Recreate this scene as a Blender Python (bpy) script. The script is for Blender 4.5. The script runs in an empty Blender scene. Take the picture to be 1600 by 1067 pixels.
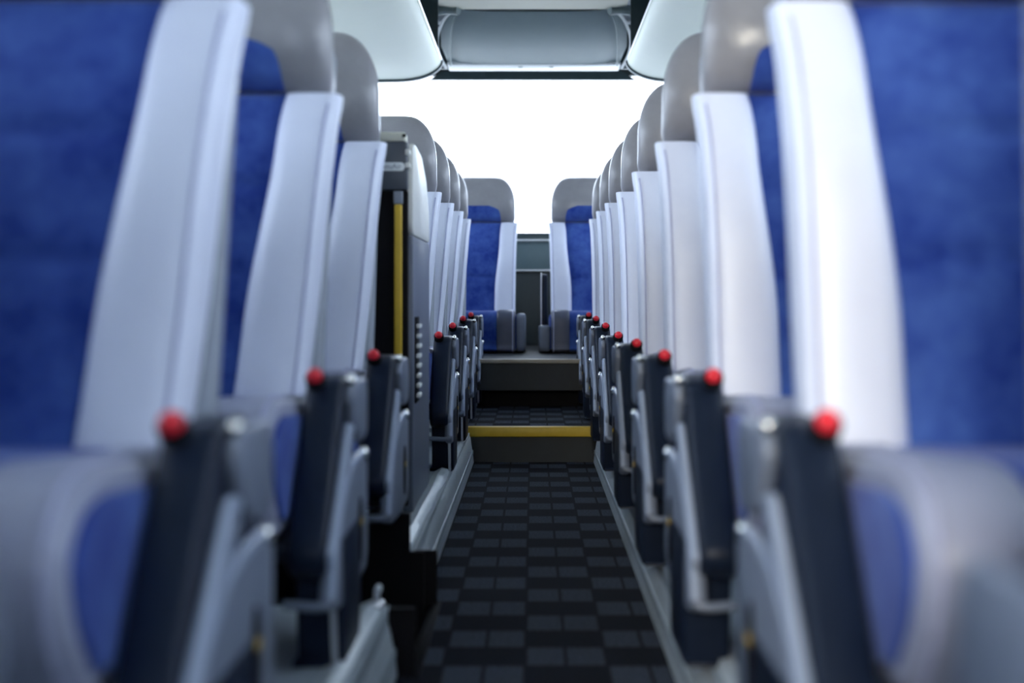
import bpy, bmesh, math, random
from mathutils import Vector

S = bpy.context.scene
COL = S.collection
random.seed(4)

# ------------------------------------------------------------------ camera
cam_d = bpy.data.cameras.new('camera')
cam = bpy.data.objects.new('camera', cam_d)
COL.objects.link(cam)
cam.location = (0, 0, 0.66)
cam.rotation_euler = (math.pi / 2, 0, 0)
cam_d.sensor_width = 36
cam_d.lens = 50
cam_d.shift_x = -32 / 1600
cam_d.shift_y = -67.5 / 1600
cam_d.clip_start = 0.02
cam_d.dof.use_dof = True
cam_d.dof.focus_distance = 5.2
cam_d.dof.aperture_fstop = 2.2
cam_d.dof.aperture_blades = 0
S.camera = cam

# ------------------------------------------------------------------ world: bright hazy overcast sky
w = bpy.data.worlds.new('sky')
S.world = w
w.use_nodes = True
bg = w.node_tree.nodes['Background']
bg.inputs[0].default_value = (0.82, 0.93, 1.13, 1)
bg.inputs[1].default_value = 1.0

# low soft sun behind the haze, in through the windscreen and the left windows
sun_d = bpy.data.lights.new('sun', 'SUN')
sun_d.energy = 0.75
sun_d.angle = math.radians(22)
sun_d.color = (1.0, 0.87, 0.70)
sun = bpy.data.objects.new('sun', sun_d)
COL.objects.link(sun)
sun.rotation_euler = Vector((0.20, 1.0, -0.20)).to_track_quat('-Z', 'Y').to_euler()

S.view_settings.view_transform = 'Standard'
S.view_settings.look = 'None'
S.view_settings.exposure = 2.9
S.view_settings.gamma = 1
S.view_settings.use_curve_mapping = False
S.cycles.max_bounces = 10
S.cycles.diffuse_bounces = 6
S.cycles.transparent_max_bounces = 12
S.cycles.sample_clamp_indirect = 8

# ------------------------------------------------------------------ materials
def mat(name, col, rough=0.5, metal=0.0, noise=None, bump=None, spec=0.5, coat=0.0, sheen=0.0):
    m = bpy.data.materials.new(name)
    m.use_nodes = True
    nt = m.node_tree
    b = nt.nodes['Principled BSDF']
    b.inputs['Base Color'].default_value = (*col, 1)
    b.inputs['Roughness'].default_value = rough
    b.inputs['Metallic'].default_value = metal
    b.inputs['Specular IOR Level'].default_value = spec
    b.inputs['Coat Weight'].default_value = coat
    b.inputs['Sheen Weight'].default_value = sheen
    tc = nt.nodes.new('ShaderNodeTexCoord')
    if noise:
        col2, scale, lo, hi = noise
        n = nt.nodes.new('ShaderNodeTexNoise')
        n.inputs['Scale'].default_value = scale
        n.inputs['Detail'].default_value = 7
        n.inputs['Roughness'].default_value = 0.68
        r = nt.nodes.new('ShaderNodeValToRGB')
        r.color_ramp.elements[0].position = lo
        r.color_ramp.elements[0].color = (*col, 1)
        r.color_ramp.elements[1].position = hi
        r.color_ramp.elements[1].color = (*col2, 1)
        nt.links.new(tc.outputs['Object'], n.inputs['Vector'])
        nt.links.new(n.outputs['Fac'], r.inputs['Fac'])
        nt.links.new(r.outputs['Color'], b.inputs['Base Color'])
    if bump:
        scale, strength, dist = bump
        n = nt.nodes.new('ShaderNodeTexNoise')
        n.inputs['Scale'].default_value = scale
        n.inputs['Detail'].default_value = 3
        bp = nt.nodes.new('ShaderNodeBump')
        bp.inputs['Strength'].default_value = strength
        bp.inputs['Distance'].default_value = dist
        nt.links.new(tc.outputs['Object'], n.inputs['Vector'])
        nt.links.new(n.outputs['Fac'], bp.inputs['Height'])
        nt.links.new(bp.outputs['Normal'], b.inputs['Normal'])
    return m

M = {}
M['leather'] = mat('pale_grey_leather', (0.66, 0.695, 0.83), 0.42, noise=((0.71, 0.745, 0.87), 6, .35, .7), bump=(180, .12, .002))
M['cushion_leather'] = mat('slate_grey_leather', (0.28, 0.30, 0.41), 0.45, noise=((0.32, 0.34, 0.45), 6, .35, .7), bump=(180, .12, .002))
M['rear_leather_shaded'] = mat('shaded_slate_leather', (0.075, 0.085, 0.125), 0.42, noise=((0.095, 0.105, 0.15), 6, .35, .7), bump=(180, .12, .002))  # cushion leather again, darkened to put the rear bench's shade into the colour
M['head_leather'] = mat('mid_grey_leather', (0.24, 0.235, 0.25), 0.30, noise=((0.29, 0.285, 0.30), 8, .35, .7), bump=(14, .25, .012))
M['velvet'] = mat('blue_velvet', (0.010, 0.036, 0.24), 0.85, spec=.25, noise=((0.060, 0.13, 0.42), 9, .38, .70), bump=(260, .3, .002), sheen=.12)
M['piping'] = mat('grey_piping', (0.36, 0.38, 0.55), 0.5, noise=((0.42, 0.44, 0.6), 20, .3, .7))
M['navy'] = mat('navy_plastic', (0.006, 0.012, 0.028), 0.45, spec=.2, noise=((0.009, 0.016, 0.035), 30, .3, .7), bump=(300, .1, .001))
M['shell'] = mat('grey_shell_plastic', (0.22, 0.25, 0.30), 0.45, noise=((0.25, 0.28, 0.33), 12, .3, .7))
M['cover'] = mat('blue_grey_plastic', (0.155, 0.185, 0.25), 0.36, noise=((0.185, 0.215, 0.28), 14, .3, .7))
M['armframe'] = mat('pale_blue_plastic', (0.29, 0.345, 0.46), 0.32, noise=((0.33, 0.385, 0.50), 14, .3, .7))
M['alu'] = mat('satin_aluminium', (0.66, 0.68, 0.72), 0.28, metal=0.6, noise=((0.72, 0.74, 0.78), 40, .3, .7))
M['chrome'] = mat('glint_chrome', (0.9, 0.9, 0.86), 0.12, metal=1.0, noise=((0.95, 0.95, 0.9), 40, .3, .7))  # for small added caps that stand in for glints on rounded corners
M['red'] = mat('red_button_plastic', (0.75, 0.012, 0.03), 0.3, noise=((0.8, 0.02, 0.04), 60, .3, .7))
M['black'] = mat('black_rubber', (0.003, 0.003, 0.005), 0.7, spec=.15, noise=((0.005, 0.005, 0.007), 30, .3, .7))
M['kerb'] = mat('pale_grey_vinyl', (0.56, 0.63, 0.68), 0.38, noise=((0.64, 0.70, 0.74), 9, .3, .7), bump=(22, .35, .01))
M['platform'] = mat('grey_vinyl_floor', (0.34, 0.40, 0.45), 0.5, noise=((0.42, 0.48, 0.53), 20, .3, .7))
M['yellow'] = mat('yellow_nosing', (0.62, 0.40, 0.02), 0.5, noise=((0.7, 0.46, 0.03), 30, .3, .7))
M['riser'] = mat('grey_green_riser', (0.026, 0.031, 0.034), 0.55, spec=.3, noise=((0.032, 0.038, 0.041), 12, .3, .7))
M['tan'] = mat('tan_edge', (0.36, 0.33, 0.25), 0.45, noise=((0.42, 0.38, 0.3), 15, .3, .7))
M['rack'] = mat('pale_green_rack', (0.86, 0.93, 0.81), 0.5, noise=((0.89, 0.95, 0.84), 3, .3, .7), bump=(40, .05, .003))
M['ceiling'] = mat('cream_ceiling', (0.62, 0.61, 0.50), 0.6, noise=((0.66, 0.65, 0.55), 5, .3, .7))
M['dome'] = mat('grey_dome', (0.20, 0.255, 0.265), 0.42, noise=((0.225, 0.28, 0.29), 5, .3, .7), bump=(90, .08, .002))
M['white'] = mat('white_trim', (0.82, 0.86, 0.86), 0.4, noise=((0.85, 0.88, 0.88), 10, .3, .7))
M['teal'] = mat('dark_teal_trim', (0.03, 0.055, 0.06), 0.4, noise=((0.04, 0.065, 0.07), 20, .3, .7))
M['rearpanel'] = mat('teal_grey_panel', (0.11, 0.17, 0.185), 0.45, noise=((0.13, 0.19, 0.205), 8, .3, .7))
M['reardark'] = mat('dark_green_panel', (0.022, 0.032, 0.033), 0.5, noise=((0.03, 0.04, 0.041), 8, .3, .7))
M['wall'] = mat('grey_side_wall', (0.36, 0.40, 0.44), 0.6, noise=((0.40, 0.44, 0.48), 6, .3, .7))
M['cabinet'] = mat('cream_cabinet', (0.70, 0.70, 0.66), 0.4, noise=((0.74, 0.74, 0.70), 6, .3, .7))
M['slate'] = mat('slate_plastic', (0.055, 0.066, 0.085), 0.45, noise=((0.065, 0.077, 0.097), 12, .3, .7))
M['cabinet_shaded'] = mat('shaded_cabinet_side', (0.10, 0.12, 0.17), 0.4, noise=((0.12, 0.14, 0.19), 6, .3, .7))  # darker tone paints the shade on the lower cabinet side
M['ground'] = mat('outdoor_concrete', (0.42, 0.42, 0.41), 0.9, noise=((0.5, 0.5, 0.49), .6, .3, .7))

def carpet_mat():
    m = bpy.data.materials.new('check_carpet')
    m.use_nodes = True
    nt = m.node_tree
    L = nt.links
    b = nt.nodes['Principled BSDF']
    b.inputs['Roughness'].default_value = 0.95
    b.inputs['Specular IOR Level'].default_value = 0.15
    geo = nt.nodes.new('ShaderNodeTexCoord')
    sep = nt.nodes.new('ShaderNodeSeparateXYZ')
    L.new(geo.outputs['Object'], sep.inputs[0])
    def mth(op, a, c=None, d=None):
        n = nt.nodes.new('ShaderNodeMath')
        n.operation = op
        for i, v in enumerate((a, c, d)):
            if v is None: continue
            if isinstance(v, (int, float)): n.inputs[i].default_value = v
            else: L.new(v, n.inputs[i])
        return n.outputs[0]
    x = mth('DIVIDE', mth('ADD', sep.outputs[0], 0.013 + 1.48), 0.148)
    y = mth('DIVIDE', mth('ADD', sep.outputs[1], 10.0), 0.135)
    par = mth('MODULO', mth('ADD', mth('FLOOR', x), mth('FLOOR', y)), 2.0)      # 0 dark bar, 1 light pair
    fx = mth('FRACT', mth('MULTIPLY', x, 2.0))
    fy = mth('FRACT', y)
    gx = mth('GREATER_THAN', mth('ABSOLUTE', mth('SUBTRACT', fx, 0.5)), 0.455)
    gy = mth('GREATER_THAN', mth('ABSOLUTE', mth('SUBTRACT', fy, 0.5)), 0.475)
    edge = mth('MAXIMUM', gx, gy)
    light = mth('MULTIPLY', par, mth('SUBTRACT', 1.0, edge))
    nz = nt.nodes.new('ShaderNodeTexNoise')
    nz.inputs['Scale'].default_value = 170
    nz.inputs['Detail'].default_value = 2
    L.new(geo.outputs['Object'], nz.inputs['Vector'])
    wv = mth('MULTIPLY_ADD', nz.outputs['Fac'], 3.2, -0.6)
    mix = nt.nodes.new('ShaderNodeMix')
    mix.data_type = 'RGBA'
    mix.inputs['A'].default_value = (0.008, 0.010, 0.017, 1)
    mix.inputs['B'].default_value = (0.050, 0.061, 0.086, 1)
    L.new(light, mix.inputs['Factor'])
    mul = nt.nodes.new('ShaderNodeVectorMath')
    mul.operation = 'SCALE'
    L.new(mix.outputs['Result'], mul.inputs[0])
    L.new(wv, mul.inputs['Scale'])
    L.new(mul.outputs[0], b.inputs['Base Color'])
    bp = nt.nodes.new('ShaderNodeBump')
    bp.inputs['Strength'].default_value = 0.5
    bp.inputs['Distance'].default_value = 0.002
    L.new(nz.outputs['Fac'], bp.inputs['Height'])
    L.new(bp.outputs['Normal'], b.inputs['Normal'])
    return m
M['carpet'] = carpet_mat()

def glass_mat(name, tint):
    m = bpy.data.materials.new(name)
    m.use_nodes = True
    nt = m.node_tree
    nt.nodes.remove(nt.nodes['Principled BSDF'])
    out = nt.nodes['Material Output']
    tr = nt.nodes.new('ShaderNodeBsdfTransparent')
    tr.inputs[0].default_value = (*tint, 1)
    gl = nt.nodes.new('ShaderNodeBsdfGlossy')
    gl.inputs['Roughness'].default_value = 0.02
    fr = nt.nodes.new('ShaderNodeFresnel')
    fr.inputs['IOR'].default_value = 1.4
    mx = nt.nodes.new('ShaderNodeMixShader')
    nt.links.new(fr.outputs[0], mx.inputs[0])
    nt.links.new(tr.outputs[0], mx.inputs[1])
    nt.links.new(gl.outputs[0], mx.inputs[2])
    nt.links.new(mx.outputs[0], out.inputs[0])
    return m
M['glass'] = glass_mat('window_glass', (0.95, 0.97, 0.97))

# ------------------------------------------------------------------ mesh helpers
class MB:
    def __init__(self): self.v = []; self.f = []
    def ring_loft(self, rings, closed=True, cap=True):
        n = len(rings[0]); o = len(self.v)
        for r in rings: self.v += [tuple(p) for p in r]
        for i in range(len(rings) - 1):
            for j in range(n if closed else n - 1):
                k = (j + 1) % n
                self.f.append((o + i*n + j, o + i*n + k, o + (i+1)*n + k, o + (i+1)*n + j))
        if cap:
            self.f.append(tuple(o + j for j in range(n))[::-1])
            self.f.append(tuple(o + (len(rings)-1)*n + j for j in range(n)))
        return self
    def box(self, x0, x1, y0, y1, z0, z1, bev=0.0):
        if bev <= 0:
            self.ring_loft([[(x0,y0,z),(x1,y0,z),(x1,y1,z),(x0,y1,z)] for z in (z0, z1)])
        else:
            prof = round_poly([(x0,y0),(x1,y0),(x1,y1),(x0,y1)], bev, 3)
            rings = []
            for d, z in ((bev, z0), (bev*.3, z0+bev*.3), (0, z0+bev), (0, z1-bev), (bev*.3, z1-bev*.3), (bev, z1)):
                q = offset_poly(prof, -d*.9)
                rings.append([(x, y, z) for x, y in q])
            self.ring_loft(rings)
        return self
    def tube(self, pts, r, n=8):
        pts = [Vector(p) for p in pts]
        rings = []
        up = Vector((0.13, 0.31, 0.94)).normalized()
        for i, p in enumerate(pts):
            a = pts[max(0, i-1)]; b = pts[min(len(pts)-1, i+1)]
            d = (b - a).normalized()
            s = d.cross(up)
            if s.length < 1e-4: s = d.cross(Vector((1, 0, 0)))
            s.normalize(); t = s.cross(d).normalized()
            rr = r[i] if isinstance(r, (list, tuple)) else r
            rings.append([tuple(p + s*rr*math.cos(2*math.pi*k/n) + t*rr*math.sin(2*math.pi*k/n)) for k in range(n)])
        return self.ring_loft(rings)
    def slab(self, prof, t0, t1, m=1, bev=0.004):
        """profile in (u, h), pushed along x from t0 to t1 with softened ends"""
        a, b = min(t0, t1), max(t0, t1)
        rings = []
        for d, t in ((bev, a), (bev*.35, a+bev*.3), (0, a+bev), (0, b-bev), (bev*.35, b-bev*.3), (bev, b)):
            q = offset_poly(prof, -d)
            rings.append([(m*t, u, h) for u, h in q])
        return self.ring_loft(rings)
    def mesh(self, name, material, angle=38):
        me = bpy.data.meshes.new(name)
        me.from_pydata(self.v, [], self.f)
        bm = bmesh.new(); bm.from_mesh(me)
        bmesh.ops.remove_doubles(bm, verts=bm.verts, dist=1e-6)
        bmesh.ops.recalc_face_normals(bm, faces=bm.faces)
        bm.to_mesh(me); bm.free()
        for p in me.polygons: p.use_smooth = True
        me.set_sharp_from_angle(angle=math.radians(angle))
        me.materials.append(material)
        return me

def round_poly(pts, r, seg=4):
    out = []
    n = len(pts)
    for i in range(n):
        p = Vector(pts[i]); a = Vector(pts[i-1]); b = Vector(pts[(i+1) % n])
        da = (a - p); db = (b - p)
        ra = min(r, da.length*.48, db.length*.48)
        p0 = p + da.normalized()*ra; p1 = p + db.normalized()*ra
        for k in range(seg + 1):
            t = k / seg
            q = p0*(1-t)**2 + p*2*t*(1-t) + p1*t*t
            out.append((q.x, q.y))
    return out

def offset_poly(pts, d):
    if abs(d) < 1e-9: return list(pts)
    n = len(pts)
    area = sum(pts[i][0]*pts[(i+1) % n][1] - pts[(i+1) % n][0]*pts[i][1] for i in range(n))
    sg = 1 if area > 0 else -1
    out = []
    for i in range(n):
        a = Vector(pts[i-1]); b = Vector(pts[(i+1) % n])
        t = (b - a)
        if t.length < 1e-9: out.append(pts[i]); continue
        t.normalize()
        out.append((pts[i][0] + sg*t.y*d, pts[i][1] - sg*t.x*d))
    return out

def smooth_closed(pts, sub=5):
    n = len(pts); out = []
    for i in range(n):
        p0, p1, p2, p3 = (Vector(pts[(i+k) % n]) for k in (-1, 0, 1, 2))
        for k in range(sub):
            t = k / sub
            q = .5*((2*p1) + (p2-p0)*t + (2*p0-5*p1+4*p2-p3)*t*t + (3*p1-p0-3*p2+p3)*t**3)
            out.append((q.x, q.y))
    return out

def smooth_open(pts, sub=5):
    out = []
    n = len(pts)
    for i in range(n-1):
        p0 = Vector(pts[max(0, i-1)]); p1 = Vector(pts[i]); p2 = Vector(pts[i+1]); p3 = Vector(pts[min(n-1, i+2)])
        for k in range(sub):
            t = k / sub
            out.append(tuple(.5*((2*p1) + (p2-p0)*t + (2*p0-5*p1+4*p2-p3)*t*t + (3*p1-p0-3*p2+p3)*t**3)))
    out.append(tuple(pts[-1]))
    return out

def super_ring(cx, cy, hx, hy, e, z, m=1, N=36):
    r = []
    for k in range(N):
        a = 2*math.pi*k/N
        c, s = math.cos(a), math.sin(a)
        r.append((m*(cx + hx*math.copysign(abs(c)**(2/e), c)), cy + hy*math.copysign(abs(s)**(2/e), s), z))
    return r

def link(name, me, parent=None, loc=(0, 0, 0)):
    o = bpy.data.objects.new(name, me)
    COL.objects.link(o)
    o.location = loc
    if parent is not None: o.parent = parent
    return o

def tag(o, label, cat, group=None):
    o['label'] = label; o['category'] = cat
    if group: o['group'] = group
    return o

def struct(name, mb, material, parent=None, label=None):
    o = link(name, mb.mesh(name, material), parent)
    if parent is None: o['kind'] = 'structure'
    if label: o['label'] = label
    return o

def empty(name, loc):
    e = bpy.data.objects.new(name, None)
    COL.objects.link(e)
    e.location = loc
    e.empty_display_size = .1
    return e

XC = -0.0275           # centre line of the coach
XL, XR = XC - 1.22, XC + 1.22
PITCH = 0.787
PLAT = 0.12

# ================================================================== SETTING
# --- carpeted aisle (cut out on the left for the stairwell)
fl = MB()
fl.box(-.30, .30, -2.2, 2.50, -.05, 0)
fl.box(-.20, .30, 2.50, 3.05, -.05, 0)
fl.box(-.30, .30, 3.05, 5.73, -.05, 0)
struct('floor', fl, M['carpet'], label='dark checked carpet along the aisle')
fl2 = MB().box(-.27, .27, 5.745, 6.95, .08, .139)
struct('floor_upper', fl2, M['carpet'], label='dark checked carpet on the upper step')
# --- seat platforms
pl = MB().box(.262, XR, -2.2, 5.73, -.05, PLAT)
struct('platform_right', pl, M['platform'])
pl = MB().box(XL, -.252, -2.2, 2.50, -.05, PLAT)
pl.box(XL, -.252, 3.05, 5.73, -.05, PLAT)
struct('platform_left', pl, M['platform'])
pl = MB()
for a, b in ((XL, -.27), (.27, XR)):
    pl.ring_loft([[(a, 5.73, .0), (b, 5.73, .0), (b, 5.73, .137), (a, 5.73, .137)],
                  [(a, 9.0, .0), (b, 9.0, .0), (b, 9.0, .165), (a, 9.0, .165)]])
struct('platform_rear', pl, M['platform'])

# --- uneven vinyl kerbs between aisle and platforms
def kerb(name, side, x, y0, y1, seed):
    rnd = random.Random(seed)
    n = max(8, int((y1 - y0) / .07))
    rings = []
    a, c = .004, .003
    for i in range(n + 1):
        y = y0 + (y1 - y0)*i/n
        a += rnd.uniform(-.003, .003); a = max(-.002, min(.010, a))
        c += rnd.uniform(-.004, .004); c = max(-.003, min(.010, c))
        if i in (0, n): a = c = 0
        pr = [(0.0, -.01), (0.004, .03), (.012 - a*.5, .075), (.020 - a, .105), (.030, .124 + c), (.048, .130 + c*.6), (.07, .121), (.07, -.01)]
        rings.append([(x + side*p, y, z) for p, z in pr])
    mb = MB().ring_loft(rings)
    o = struct(name, mb, M['kerb'])
    strip = MB().ring_loft([[(x - side*q, y, z) for q, z in ((-.010, .034), (-.002, .036), (-.003, .050), (-.012, .052))] for y in (y0 + .02, y1 - .02)])
    link('edge_strip', strip.mesh('edge_strip', M['platform']), o)
    return o
kerb('trim_1', 1, .245, -2.0, 5.74, 1)
kerb('trim_2', -1, -.235, -2.0, 2.50, 2)
kerb('trim_3', -1, -.235, 3.05, 5.74, 3)

# --- stairwell of the middle door, on the left
sw = MB()
sw.box(-.262, -.232, 3.035, 3.049, -.05, .118)
sw.box(-1.0, -.262, 3.035, 3.051, -.05, .20)
sw.box(-.52, -.20, 2.50, 3.05, -.42, -.40)
sw.box(-1.24, -.50, 2.50, 3.05, -.72, -.70)
sw.box(-.53, -.50, 2.50, 3.05, -.71, -.40)
sw.box(-.215, -.200, 2.50, 3.05, -.42, -.052)
sw.box(XL, -.205, 2.485, 2.50, -.72, .118)
sw.box(XL, -.205, 3.05, 3.065, -.72, .118)
struct('stairwell', sw, M['black'])
st = MB().box(-.225, -.197, 2.47, 3.08, -.01, .004, .002)
struct('trim_4', st, M['black'])

# --- steps to the rear
stp = MB().box(-.27, .27, 5.73, 5.75, -.02, .11)
struct('step_riser', stp, M['riser'])
stp = MB().box(-.265, .262, 5.705, 5.775, .104, .1425, .005)
struct('step_nosing', stp, M['yellow'], label='yellow nosing strip on the aisle step')
stp = MB().box(-.268, .268, 6.75, 7.62, .223, .362)
stp.box(XL, XR, 7.62, 9.0, .160, .362)
struct('step_rear_bench', stp, M['riser'])
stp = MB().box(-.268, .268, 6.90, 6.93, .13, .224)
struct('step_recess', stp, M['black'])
stp = MB().box(-.268, .268, 6.735, 6.80, .352, .371, .004)
struct('trim_5', stp, M['tan'])

# --- side walls with windows
def side_wall(name, x, s):
    mb = MB()
    X0, X1 = (x, x + s*.06)
    a, b = min(X0, X1), max(X0, X1)
    mb.box(a, b, -2.2, 9.1, -.8 if s < 0 else -.1, 1.0)
    mb.box(a, b, -2.2, 9.1, 1.84, 2.3)
    for y in (-2.2, -.45, 1.3, 3.05, 4.8, 6.55, 8.3):
        mb.box(a, b, y, y + .09, 1.0, 1.84)
    mb.box(a, b, 9.0, 9.1, 1.0, 1.84)
    return struct(name, mb, M['wall'])
side_wall('wall_left', XL, -1)
side_wall('wall_right', XR, 1)
k = 1
for x, s in ((XL, -1), (XR, 1)):
    for y in (-2.2, -.45, 1.3, 3.05, 4.8, 6.55):
        fr = MB()
        a, b = sorted((x - s*.004, x + s*.02))
        fr.box(a, b, y + .085, y + .115, .98, 1.86); fr.box(a, b, y + 1.725, y + 1.755, .98, 1.86)
        fr.box(a, b, y + .085, y + 1.755, .98, 1.01); fr.box(a, b, y + .085, y + 1.755, 1.83, 1.86)
        o = struct('window_%d' % k, fr, M['black']); k += 1
        pn = MB().box(min(x + s*.024, x + s*.030), max(x + s*.024, x + s*.030), y + .09, y + 1.75, 1.0, 1.84)
        link('pane', pn.mesh('pane', M['glass']), o)

# --- front of the coach, behind the camera: big windscreen
fw = MB()
fw.box(XL, XR, -2.26, -2.2, -.1, 1.0)
fw.box(XL, XR, -2.26, -2.2, 2.12, 2.3)
fw.box(XL, XL + .12, -2.26, -2.2, 1.0, 2.12); fw.box(XR - .12, XR, -2.26, -2.2, 1.0, 2.12)
struct('wall_front', fw, M['wall'])
fr = MB()
fr.box(XL + .10, XR - .10, -2.24, -2.19, .98, 1.02); fr.box(XL + .10, XR - .10, -2.24, -2.19, 2.10, 2.14)
fr.box(XC - .015, XC + .015, -2.24, -2.19, 1.0, 2.12)
o = struct('window_13', fr, M['black'])
for a, b in ((XL + .12, XC - .012), (XC + .012, XR - .12)):
    link('pane', MB().box(a, b, -2.232, -2.226, 1.0, 2.12).mesh('pane', M['glass']), o)

# --- rear wall, its window and the panels under it
rw = MB()
rw.box(XL, XR, 9.06, 9.12, -.1, 1.06)
rw.box(XL, XR, 9.06, 9.12, 2.08, 2.3)
rw.box(XL, XL + .08, 9.06, 9.12, 1.06, 2.08); rw.box(XR - .08, XR, 9.06, 9.12, 1.06, 2.08)
wr = struct('wall_rear', rw, M['reardark'])
link('panel', MB().box(XL, XR, 9.02, 9.06, .845, 1.025, .004).mesh('panel', M['rearpanel']), wr)
link('panel', MB().box(XL, XR, 9.03, 9.06, .37, .825, .004).mesh('panel', M['reardark']), wr)
link('rail', MB().box(XL, XR, 9.00, 9.06, 1.022, 1.034, .003).mesh('rail', M['white']), wr)
link('rail', MB().box(XL, XR, 9.01, 9.06, .832, .842, .003).mesh('rail', M['white']), wr)
fr = MB()
fr.box(XL + .06, XR - .06, 9.02, 9.07, 1.036, 1.075)
fr.ring_loft([[(-.66, y, 2.045), (.66, y, 2.045), (.56, y, 2.10), (-.56, y, 2.10)] for y in (9.02, 9.058)])
o = struct('window_14', fr, M['teal'])
link('pane', MB().box(XL + .08, XR - .08, 9.085, 9.091, 1.06, 2.08).mesh('pane', M['glass']), o)

# --- ceiling and rear dome
ce = MB()
ce.ring_loft([[(XC - .47, y, 2.215), (XC - .40, y, 2.20), (XC + .46, y, 2.20), (XC + .53, y, 2.215), (XC + .53, y, 2.26), (XC - .47, y, 2.26)] for y in (-2.2, 7.58)])
struct('ceiling', ce, M['ceiling'])
ro = MB().box(XL, XR, -2.26, 9.12, 2.30, 2.36)
struct('roof', ro, M['wall'])

dome = empty('rear_ceiling_dome', (0, 8.0, 1.95))
tag(dome, 'grey moulded ceiling dome with pale lip above the rear window', 'ceiling panel')
DX = 0.008
rows = []
prof = [(7.62, 2.195, .425), (7.68, 2.158, .472), (7.80, 2.105, .512), (7.98, 2.05, .520), (8.15, 2.018, .503), (8.20, 2.004, .498)]
mb = MB()
rings = []
for y, z, hw in prof:
    ring = [(DX - hw, y + .05, z + .05)]
    for i in range(13):
        t = -1 + 2*i/12
        ring.append((DX + hw*t, y - .0, z + .022*(abs(t)**6)))
    ring.append((DX + hw, y + .05, z + .05))
    rings.append([(x, yy, zz) for x, yy, zz in ring])
mb.ring_loft(rings)
link('dome_panel', mb.mesh('dome_panel', M['dome']), dome, (0, -8.0, -1.95))
lip = MB().box(DX - .50, DX + .50, 8.19, 8.41, 2.003, 2.022, .006)
lp = link('lip', lip.mesh('lip', M['white']), dome, (0, -8.0, -1.95))
for x in (-.07, .11):
    link('screw', MB().box(x - .012, x + .012, 8.24, 8.28, 2.000, 2.004, .001).mesh('screw', M['dome']), lp)
for s in (-1, 1):
    pts = [(DX + s*.43, 7.60, 2.20), (DX + s*.485, 7.68, 2.165), (DX + s*.53, 7.82, 2.10), (DX + s*.535, 8.0, 2.04), (DX + s*.505, 8.18, 1.985)]
    tb = MB().tube(smooth_open(pts, 5), .008, 8)
    link('edge_bead', tb.mesh('edge_bead', M['white']), dome, (0, -8.0, -1.95))
    pts = [(DX + s*.41, 7.61, 2.188), (DX + s*.445, 7.70, 2.135), (DX + s*.465, 7.90, 2.065), (DX + s*.478, 8.17, 1.998)]
    tb = MB().tube(smooth_open(pts, 5), .005, 8)
    link('inner_bead', tb.mesh('inner_bead', M['dome']), dome, (0, -8.0, -1.95))
    pts = [(DX + s*.40, 7.55, 2.19), (DX + s*.47, 7.58, 2.20), (DX + s*.54, 7.60, 2.19)]
    tb = MB().tube(smooth_open(pts, 4), .028, 10)
    link('corner_boss', tb.mesh('corner_boss', M['dome']), dome, (0, -8.0, -1.95))
# dark closing panel behind the dome
dk = MB().box(XC - 1.15, XC + 1.15, 8.42, 8.45, 2.02, 2.28)
struct('wall_rear_upper', dk, M['teal'])

# --- luggage racks
def rack(s):
    XC = -0.0275 + (.07 if s > 0 else .004)
    e = empty('luggage_rack', (XC + s*.8, 3.0, 1.81))
    tag(e, 'long pale luggage rack above the %s row of seats' % ('left' if s < 0 else 'right'), 'luggage rack', 'luggage racks over the seats')
    off = (-(XC + s*.8), -3.0, -1.81)
    sec = [(1.215, 1.800), (.82, 1.811), (.66, 1.815), (.58, 1.826), (.53, 1.842), (.485, 1.868), (.462, 1.895), (.458, 1.915)]
    sec = smooth_open(sec, 3)
    top = [(.470, 1.918), (.49, 1.895), (.55, 1.860), (.66, 1.836), (1.215, 1.83)]
    y0, y1 = -2.1, 7.5
    cuts = [-2.1, .2, 2.6, 5.05, 7.5]
    for i in range(4):
        a, b = cuts[i] + (.002 if i else 0), cuts[i+1] - .002
        mb = MB().ring_loft([[(XC + s*x, y, z) for x, z in sec + top] for y in (a, b)])
        link('underside_panel', mb.mesh('underside_panel', M['rack']), e, off)
    tb = MB().tube([(XC + s*x, y1, z - .002) for x, z in sec], .009, 8)
    link('end_trim', tb.mesh('end_trim', M['teal']), e, off)
    tb = MB().tube([(XC + s*x, y1 + .022, z - .004) for x, z in sec], .010, 8)
    link('end_bead', tb.mesh('end_bead', M['white']), e, off)
    rl = MB().tube([(XC + s*.464, y, 1.925) for y in (y0, y1)], .009, 8)
    link('rail', rl.mesh('rail', M['alu']), e, off)
    bk = MB().box(*sorted((XC + s*.60, XC + s*.63)), y0, y1, 1.84, 2.28)
    link('back_panel', bk.mesh('back_panel', M['teal']), e, off)
    for y in (1.2, 3.4, 5.6, 7.3):
        br = MB().box(*sorted((XC + s*.462, XC + s*.61)), y, y + .03, 1.90, 2.28)
        link('bracket', br.mesh('bracket', M['teal']), e, off)
rack(-1); rack(1)

# ================================================================== SEATS
# local frame of a seat unit: t outward from the armrest's aisle face, u backwards from the button, h above the aisle floor
def back_y(s):                        # front face of the backrest, s = 0 at its foot, 1 at the headrest seam
    return .272 + .153*s - .016*math.sin(math.pi*min(1, s*1.05)) + .012*math.sin(2*math.pi*s)
H0, H1 = .47, 1.027
T0, T1 = .0755, .5255                 # the seat's sides

def z_(h): return h - PLAT

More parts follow.
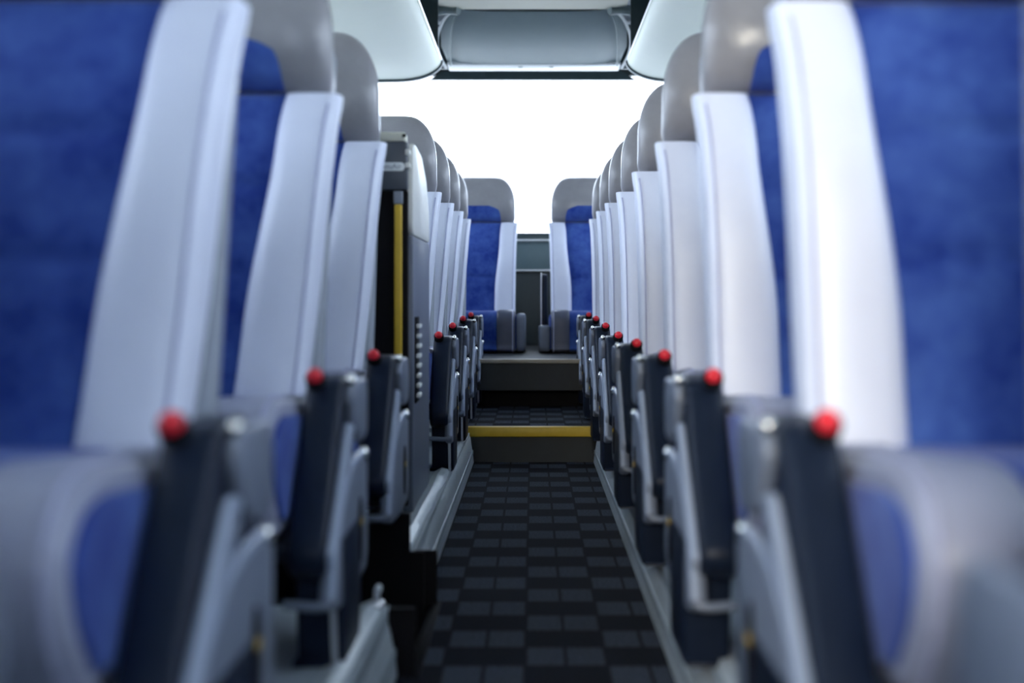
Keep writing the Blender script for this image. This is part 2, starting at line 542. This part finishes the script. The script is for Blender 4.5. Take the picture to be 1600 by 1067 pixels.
def seat_meshes(m, taper, rear=False):
    D = {}
    # ---- backrest bolsters (aisle side and the other)
    def bolster(flip):
        mb = MB(); rings = []
        N = 26
        edge = []
        for i in range(N + 1):
            s = i / N
            q = max(0, min(1, (.80 - s)/.55))
            w = .101 + .021*q*q*(3 - 2*q)
            e = T0 + taper*(1 - s)**1.6 - (.006*max(0, (s - .85)/.15)**2) + .004*math.sin(math.pi*s)
            if flip: c = T1 - (e - T0) - w/2
            else: c = e + w/2
            d = .050 + .012*math.sin(math.pi*s)
            y = back_y(s) + d - .014 - .010*math.sin(math.pi*s)
            k = 1.0
            if i == 0: k = .90
            if i == N: k = .965
            rings.append(super_ring(c, y, w/2*k, d*k, 3.4, z_(H0 + (H1 - H0)*s), m))
            f = -1 if not flip else 1
            edge.append((m*(c + f*(w/2 - .016)), y - d*(1 - ((w/2 - .016)/(w/2))**3.4)**(1/3.4) - .0008, z_(H0 + (H1 - H0)*s)))
        top = rings[-1]
        mb.ring_loft(rings)
        me = mb.mesh('bolster', M['leather'], 50)
        pp = MB().tube(edge[1:-1], .0026, 6).mesh('piping', M['piping'])
        return me, pp
    D['bolster_a'] = bolster(False)
    D['bolster_b'] = bolster(True)
    # ---- centre panel, quilted by two cross seams
    def centre():
        mb = MB(); rings = []
        hs = [0, .02]
        for q in range(1, 40): hs.append(q/40)
        hs += [.98, 1.0]
        for s in hs:
            g = 0
            for gs in (.42, .70):
                g += math.exp(-((s - gs)/.012)**2)
            d = .050 - .007*min(1, g)
            if s in (0, 1.0): d -= .006
            q = max(0, min(1, (.80 - s)/.55))
            a = T0 + .092 + .020*q*q*(3 - 2*q) + taper*(1 - s)**1.6
            b = T1 - (a - T0)
            y = back_y(s) + .050
            rings.append([(x, yy - d + .050 if False else yy, zz) for x, yy, zz in super_ring((a + b)/2, y, (b - a)/2 + .01, d, 4.5, z_(H0 + (H1 - H0)*s), m)])
        mb.ring_loft(rings)
        return mb.mesh('backrest_panel', M['velvet'], 50)
    D['centre'] = centre()
    # ---- headrest
    HT = 1.298
    cx = (T0 + T1)/2
    def hr(h):
        hx = .213
        if h > 1.13:
            q = min(1, (h - 1.13)/(HT - 1.13))
            hx = .213 - .105*(1 - math.sqrt(max(0, 1 - q*q)))
        hy = .068
        if h > HT - .07:
            q = min(1, (h - HT + .07)/.07)
            hy = .068 - .05*(1 - math.sqrt(max(0, 1 - q*q)))
        if h < 1.06:
            q = (1.06 - h)/(1.06 - H1)
            hy -= .022*q*q; hx -= .008*q*q
        q = (h - H1)/(HT - H1)
        y = .418 + .068 + .10*(h - H1) - .046*math.sin(math.pi*min(1, q)**.85)
        return hx, hy, y
    def headrest():
        mb = MB(); rings = []
        hs = [H1 + .001 + (HT - .14 - H1)*i/10 for i in range(10)]
        hs += [HT - .14 + .14*math.sin(math.pi/2*i/12) for i in range(13)]
        for h in hs:
            hx, hy, y = hr(h)
            rings.append(super_ring(cx, y, hx, hy, 3.2, z_(h), m, 48))
        mb.ring_loft(rings)
        return mb.mesh('headrest', M['head_leather'], 60)
    D['headrest'] = headrest()
    def inset():
        mb = MB()
        NX, NZ = 16, 9
        front = []; back = []
        for j in range(NZ):
            h = H1 + .004 + .092*j/(NZ - 1)
            hw = .128
            q = (h - H1)/.096
            hw = .090 + .040*math.sqrt(max(0, 1 - q**2.2))
            if q > .75: hw = max(.05, hw - .03*(q - .75)*4)
            hx, hy, y = hr(h)
            rowf = []; rowb = []
            for i in range(NX):
                dx = -hw + 2*hw*i/(NX - 1)
                yy = y - hy*(1 - abs(dx/hx)**3.2)**(1/3.2)
                rowf.append((m*(cx + dx), yy - .003, z_(h))); rowb.append((m*(cx + dx), yy + .012, z_(h)))
            front.append(rowf); back.append(rowb)
        rings = [f + b[::-1] for f, b in zip(front, back)]
        mb.ring_loft(rings)
        return mb.mesh('headrest_inset', M['velvet'], 50)
    D['inset'] = inset()
    # ---- moulded shell on the back
    mb = MB(); rings = []
    for i in range(15):
        s = i/14
        h = H0 - .06 + (1.22 - H0 + .06)*s
        ss = (h - H0)/(H1 - H0)
        y = .272 + .153*ss + .115 - .02*max(0, ss - 1)
        k = 1 - .25*max(0, (s - .85)/.15)**2
        rings.append(super_ring(cx, y, .205*k, .030, 4, z_(h), m, 28))
    mb.ring_loft(rings)
    D['shell'] = mb.mesh('back_shell', M['shell'], 50)
    # ---- cushion pieces
    prof = smooth_closed([(.34, .488), (.16, .500), (-.02, .514), (-.12, .519), (-.185, .502), (-.222, .458), (-.214, .402), (-.176, .350), (-.12, .320), (.10, .322), (.33, .34), (.36, .42)], 4)
    if rear:
        prof = smooth_closed([(.34, .492), (.16, .505), (-.02, .518), (-.12, .522), (-.19, .512), (-.215, .47), (-.215, .40), (-.212, .335), (-.19, .295), (.10, .292), (.33, .295), (.36, .40)], 4)
    def roll(a, b, bev, scale=0.0):
        mb = MB()
        pr = offset_poly(prof, -scale)
        rings = []
        for d, t in ((bev*1.0, a), (bev*.55, a + bev*.13), (bev*.2, a + bev*.45), (0, a + bev), (0, b - bev), (bev*.2, b - bev*.45), (bev*.55, b - bev*.13), (bev, b)):
            rings.append([(m*t, u, z_(h)) for u, h in offset_poly(pr, -d)])
        return mb.ring_loft(rings)
    D['cush_a'] = roll(T0 + .004, T0 + .108, .018).mesh('cushion_bolster', M['rear_leather_shaded' if rear else 'cushion_leather'], 60)
    D['cush_b'] = roll(T1 - .108, T1 - .004, .018).mesh('cushion_bolster', M['rear_leather_shaded' if rear else 'cushion_leather'], 60)
    D['cush_c'] = roll(T0 + .100, T1 - .100, .012, .004).mesh('cushion_panel', M['velvet'], 60)
    mb = MB(); rings = []
    for d, t in ((.034, T0 - .003), (.028, T0 - .002), (.026, T0 + .004), (.026, T0 + .012)):
        rings.append([(m*t, u, z_(h)) for u, h in offset_poly(prof, -d)])
    D['cush_side'] = mb.ring_loft(rings).mesh('side_panel', M['velvet'], 50)
    pts = [(m*(T0 + .018), u, z_(h)) for u, h in offset_poly(prof, .0005)]
    D['cush_pipe'] = MB().tube(pts + pts[:1], .003, 6).mesh('piping', M['piping'])
    # ---- armrest assembly
    pad = round_poly([(.040, .538), (.195, .538), (.20, .50), (.02, .262), (-.125, .262), (-.158, .30)], .024, 5)
    D['pad'] = MB().slab([(u, z_(h)) for u, h in pad], .013, .070, m, .010).mesh('arm_pad', M['navy'], 50)
    af = round_poly([(.055, .470), (.105, .462), (-.06, .262), (-.120, .262), (-.148, .30)], .014, 4)
    D['armframe'] = MB().slab([(u, z_(h)) for u, h in af], .003, .016, m, .005).mesh('arm_frame', M['armframe'], 50)
    pl = round_poly([(.075, .530), (.235, .530), (.250, .50), (.242, .436), (.19, .426), (.12, .440), (.085, .470), (.060, .505)], .018, 4)
    D['plate'] = MB().slab([(u, z_(h)) for u, h in pl], .0, .015, m, .005).mesh('side_plate', M['cover'], 50)
    arc = smooth_open([(.248, .404), (.117, .404), (.02, .387), (-.06, .348), (-.115, .292), (-.142, .238)], 5)
    cov = arc + [(-.13, .222), (-.09, .212), (.10, .205), (.24, .212), (.262, .24), (.262, .385)]
    D['cover'] = MB().slab([(u, z_(h)) for u, h in cov], .002, .024, m, .005).mesh('side_cover', M['cover'], 45)
    D['rim'] = MB().tube([(m*.008, u, z_(h)) for u, h in arc], .008, 10).mesh('rim', M['armframe'], 60)
    slot = [(.155 + .018*math.cos(a), .290 + .052*math.sin(a)) for a in [2*math.pi*k/20 for k in range(20)]]
    D['slot'] = MB().slab([(u, z_(h)) for u, h in slot], -.001, .010, m, .001).mesh('slot', M['black'])
    D['slot_tag'] = MB().box(*sorted((m*-.002, m*.004)), .146, .164, z_(.298), z_(.308)).mesh('slot_label', M['yellow'])
    bar = [(m*.008, -.142, z_(.240)), (m*.014, -.146, z_(.232)), (m*.03, -.146, z_(.230)), (m*.072, -.140, z_(.232))]
    D['bracket'] = MB().tube(smooth_open(bar, 3), .007, 10).mesh('bracket', M['cover'], 60)
    # red button with its black collar
    def knob(r, y0, y1, dome, material, name):
        mb = MB(); rings = []
        c = Vector((m*.052, .012, z_(.541)))
        ax = Vector((0, -.80, .60)).normalized()
        sx = Vector((1, 0, 0)); sy = ax.cross(sx)
        steps = [(y0, r), (y1 - dome, r)] + [(y1 - dome + dome*math.sin(q), max(.0005, r*math.cos(q))) for q in (.4, .8, 1.15, 1.5)]
        for d, rr in steps:
            rings.append([tuple(c + ax*d + sx*rr*math.cos(a) + sy*rr*math.sin(a)) for a in [2*math.pi*k/18 for k in range(18)]])
        return mb.ring_loft(rings).mesh(name, material, 60)
    D['button'] = knob(.0118, -.004, .016, .010, M['red'], 'button')
    D['collar'] = knob(.0155, -.014, .004, .003, M['black'], 'button_collar')
    def cap(u, h, r):
        mb = MB(); rings = []
        c = Vector((m*.006, u, z_(h)))
        for q in range(-4, 5):
            a = q/4*1.45
            rr = r*math.cos(a)
            rings.append([tuple(c + Vector((r*math.sin(a)*.8, rr*math.cos(b), rr*math.sin(b)))) for b in [2*math.pi*k/12 for k in range(12)]])
        return mb.ring_loft(rings).mesh('glint_cap', M['chrome'], 60)  # added cap that imitates a glint on the armrest corner
    D['cap_a'] = cap(.075, .533, .0095)
    D['cap_b'] = cap(.225, .404, .012)
    # ---- frame and legs
    mb = MB()
    mb.box(*sorted((m*.03, m*.98)), -.10, -.06, z_(.285), z_(.315), .008)
    mb.box(*sorted((m*.03, m*.98)), .16, .20, z_(.285), z_(.315), .008)
    D['frame'] = mb.mesh('seat_frame', M['navy'])
    leg = round_poly([(-.04, .0), (.15, .0), (.17, .195), (-.07, .195)], .012, 3)
    D['leg'] = MB().slab(leg, .001 + .0, .070, m, .006).mesh('leg', M['navy'])
    st = round_poly([(-.052, .0), (-.040, .0), (-.066, .12), (-.078, .12)], .003, 2)
    D['leg_strip'] = MB().slab(st, .010, .018, m, .002).mesh('leg_strip', M['alu'])
    ft = round_poly([(-.05, .0), (.18, .0), (.17, .010), (-.045, .010)], .004, 2)
    D['foot'] = MB().slab(ft, .006, .076, m, .002).mesh('foot_plate', M['navy'])
    return D

WIN = .470                            # window seat is the aisle seat's twin, one seat further out

def build_seat(D, m, name, loc, label, group, rear=False, leg=True, tilt=0.0, window=True):
    e = empty(name, loc)
    tag(e, label, 'coach seat', group)
    tl = math.radians(tilt)
    pv = Vector((0, .30, z_(H0)))
    def back(o):
        if tilt:
            o.rotation_euler = (tl, 0, 0)
            c, s = math.cos(tl), math.sin(tl)
            q = Vector((0, pv.y*c - pv.z*s, pv.y*s + pv.z*c))
            o.location = Vector(o.location) + pv - q
        return o
    for dx in ((0, WIN) if window else (0,)):
        off = (m*dx, 0, 0)
        back(link('backrest_panel', D['centre'], e, off))
        for key in ('bolster_a', 'bolster_b'):
            b = back(link('bolster', D[key][0], e, off))
            link('piping', D[key][1], b)
        h = back(link('headrest', D['headrest'], e, off))
        link('headrest_inset', D['inset'], h)
        back(link('back_shell', D['shell'], e, off))
        link('cushion_panel', D['cush_c'], e, off)
        for key in ('cush_a', 'cush_b'):
            c = link('cushion_bolster', D[key], e, off)
            if key == 'cush_a':
                link('side_panel', D['cush_side'], c)
                link('piping', D['cush_pipe'], c)
    if rear: return e
    link('arm_pad', D['pad'], e)
    link('arm_frame', D['armframe'], e)
    link('side_plate', D['plate'], e)
    c = link('side_cover', D['cover'], e)
    link('rim', D['rim'], c)
    sl = link('slot', D['slot'], c)
    link('slot_label', D['slot_tag'], c)
    link('bracket', D['bracket'], e)
    k = link('recline_button', D['button'], e); k['label'] = 'round red recline button'
    link('button_collar', D['collar'], k)
    link('glint_cap', D['cap_a'], e); link('glint_cap', D['cap_b'], e)
    link('seat_frame', D['frame'], e)
    if leg:
        for dx in (0, .88):
            l = link('leg', D['leg'], e, (m*dx, .0, 0))
            if m < 0: link('leg_strip', D['leg_strip'], l)
            link('foot_plate', D['foot'], l)
    else:
        l = link('leg', D['leg'], e, (m*.88, .16, 0))
        link('foot_plate', D['foot'], l)
    return e

DR = seat_meshes(1, .008)
DL = seat_meshes(-1, .040)
def yb(n): return 1.338 + PITCH*n
ORD = ['nearest', 'second', 'third', 'fourth', 'fifth', 'sixth', 'seventh', 'eighth']
DZ = {5: .015, 6: .030, 7: .038}
for n in range(8):
    build_seat(DR, 1, 'coach_seat', (.2195 + (.008 if n == 0 else 0), yb(n), PLAT + DZ.get(n, 0)),
        ('blue and grey coach seat, nearest of the whole ones right of the aisle' if n == 0 else
         'blue and grey coach seat right of the aisle, %s whole one from the camera' % ORD[n]),
        'seats right of the aisle')
build_seat(DR, 1, 'coach_seat', (.2195, yb(-1) - .055, PLAT),
    'coach seat whose blurred armrest alone enters the lower right corner', 'seats right of the aisle', tilt=13)
build_seat(DR, 1, 'coach_seat', (.2195, yb(-2) - .055, PLAT),  # this seat and the next two are added to shade the nearest rows
    'coach seat right of the aisle ahead of the camera position, out of the picture', 'seats beside the camera', tilt=9)
build_seat(DL, -1, 'coach_seat', (-.2745, yb(-1) - .055, PLAT),
    'coach seat left of the aisle beside the camera, at the left picture edge', 'seats beside the camera', tilt=9)
build_seat(DL, -1, 'coach_seat', (-.2745, yb(-2) - .055, PLAT),
    'coach seat left of the aisle ahead of the camera position, out of the picture', 'seats beside the camera', tilt=9)
left_rows = [0, 1, 2, 4, 5, 6, 7]
lab_left = ['blue and grey coach seat, nearest one left of the aisle', 'blue and grey coach seat, second left of the aisle, before the stairwell',
    'coach seat left of the aisle right in front of the dark cabinet', 'coach seat left of the aisle right behind the dark cabinet',
    'coach seat left of the aisle, second one behind the dark cabinet', 'coach seat left of the aisle, third one behind the dark cabinet',
    'coach seat left of the aisle, fourth behind the cabinet, next to the rear bench']
for n, lb in zip(left_rows, lab_left):
    build_seat(DL, -1, 'coach_seat', (-.2745 - (.010 if n == 0 else 0) if n < 4 else -.2445, yb(n) - (.022 if n == 0 else 0), PLAT + DZ.get(n, 0)), lb, 'seats left of the aisle', leg=(n != 2))

# --- rear bench: two pairs facing down the aisle
for m, x, lb in ((1, .096, 'rear bench seat at the aisle end, right of the gap, with upright armrest'),
                 (-1, -.089, 'rear bench seat at the aisle end, left of the gap')):
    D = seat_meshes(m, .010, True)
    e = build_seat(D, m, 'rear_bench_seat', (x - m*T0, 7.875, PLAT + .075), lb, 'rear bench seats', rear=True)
    ck = round_poly([(-.215, .505), (.30, .49), (.33, .30), (-.20, .295)], .04, 5)
    if m < 0:
        mb = MB().slab([(u, z_(h)) for u, h in ck], T0 - .052, T0 - .002, m, .012)
        link('end_cap', mb.mesh('end_cap', M['cover']), e)
    else:
        ck = round_poly([(-.215, .44), (.30, .43), (.33, .30), (-.20, .295)], .03, 5)
        mb = MB().slab([(u, z_(h)) for u, h in ck], T0 - .062, T0 - .002, m, .012)
        link('end_cap', mb.mesh('end_cap', M['cover']), e)
        ar = round_poly([(.06, .36), (.13, .36), (.15, .72), (.07, .72)], .03, 5)
        mb = MB().slab([(u, z_(h)) for u, h in ar], T0 - .052, T0 - .012, m, .010)
        a = link('armrest', mb.mesh('armrest', M['navy']), e)
        a['label'] = 'black armrest folded upright'
        mb = MB().slab([(u, z_(h)) for u, h in offset_poly(ar, .008)], T0 - .050, T0 - .044, m, .002)
        link('armrest_frame', mb.mesh('armrest_frame', M['alu']), a)
    # little plinth on the bench step
    mb = MB().box(*sorted((m*(T0 + .02), m*(T0 + .90))), -.14, .30, z_(.29), z_(.30))
    link('seat_base', mb.mesh('seat_base', M['navy']), e)

# ================================================================== CABINET by the stairwell, left
CY = 3.56
cab = empty('galley_cabinet', (-.5, CY, PLAT))
tag(cab, 'tall cabinet with dark front, yellow strip and sunlit cream side beside the left seats', 'cabinet')
off = (.5, -CY, -PLAT)
side = [(CY + .02, .82), (CY + .02, 1.05), (CY + .10, 1.055), (CY + .30, 1.045), (CY + .47, .99), (CY + .56, .91), (CY + .58, .82)]
mb = MB().slab(round_poly(side, .03, 4), -.325, -.300, 1, .004)  # cream upper piece paints the patch of light on the side
lo = MB().box(-.325, -.3005, CY + .02, CY + .58, .122, .818, .004)
link('shaded_side_panel', lo.mesh('shaded_side_panel', M['cabinet_shaded']), cab, off)
sp = link('side_panel', mb.mesh('side_panel', M['cabinet']), cab, off)
mb = MB().box(-1.15, -.326, CY + .03, CY + .56, .125, .90, .01)
link('body', mb.mesh('body', M['slate']), cab, off)
mb = MB().box(-.60, -.312, CY - .01, CY + .06, .93, 1.052, .006)
hd = link('control_box', mb.mesh('control_box', M['slate']), cab, off)
mb = MB().box(-.60, -.318, CY - .005, CY + .06, 1.052, 1.076, .006)
tp = link('top_cap', mb.mesh('top_cap', M['ceiling']), cab, off)
mb = MB().box(-.325, -.316, CY - .008, CY - .004, 1.063, 1.071)
link('latch', mb.mesh('latch', M['black']), tp)
for z in (1.018, .985):
    mb = MB().box(-.318, -.306, CY - .012, CY + .02, z, z + .014, .003)
    link('hinge', mb.mesh('hinge', M['cabinet']), hd)
pill = round_poly([(-.45, .978), (-.319, .978), (-.319, .999), (-.45, .999)], .0102, 6)
mb = MB().ring_loft([[(x, y, z) for x, z in pill] for y in (CY - .014, CY - .009)])
pb = link('name_plate', mb.mesh('name_plate', M['white']), hd)
cu = bpy.data.curves.new('lettering', 'FONT')
cu.body = 'mnuAir'
cu.size = .018; cu.extrude = .0004; cu.align_x = 'RIGHT'
to = bpy.data.objects.new('lettering', cu)
COL.objects.link(to)
dg = bpy.context.evaluated_depsgraph_get()
tm = bpy.data.meshes.new_from_object(to.evaluated_get(dg))
bpy.data.objects.remove(to)
tm.materials.clear(); tm.materials.append(M['shell'])
tx = link('lettering', tm, pb, (-.327, CY - .0145, .983))
tx.rotation_euler = (math.pi/2, 0, 0)
mb = MB().box(-.60, -.312, CY + .0, CY + .05, .14, .93, .004)
link('front_column', mb.mesh('front_column', M['black']), cab, off)
mb = MB().box(-.345, -.326, CY - .012, CY + .0, .42, .895, .004)
link('yellow_strip', mb.mesh('yellow_strip', M['yellow']), cab, off)
mb = MB().box(-.347, -.324, CY - .012, CY + .0, .895, .928, .003)
link('strip_clip', mb.mesh('strip_clip', M['shell']), cab, off)
vg = link('vent_strip', MB().box(-.3005, -.2970, CY + .065, CY + .17, .392, .612, .001).mesh('vent_strip', M['black']), cab, off)
sm = MB().box(-.2975, -.288, CY + .085, CY + .15, -.005, .005, .0015).mesh('slat', M['white'])
for i in range(8):
    link('slat', sm, vg, (0, 0, .410 + .0255*i))

hk = empty('kerb_hook', (-.27, 2.47, PLAT))
tag(hk, 'small bright hook at the kerb end by the stairwell', 'hook')
pts = smooth_open([(0, .0, .012), (0, .0, .03), (.004, -.01, .040), (.004, -.024, .036)], 4)
link('hook', MB().tube(pts, .006, 8).mesh('hook', M['alu'], 60), hk)
link('foot', MB().box(-.012, .012, -.016, .014, .001, .014, .004).mesh('foot', M['alu']), hk)

# ================================================================== OUTSIDE
g = MB().box(-60, 60, -60, 60, -1.3, -1.25)
o = struct('ground', g, M['ground'])
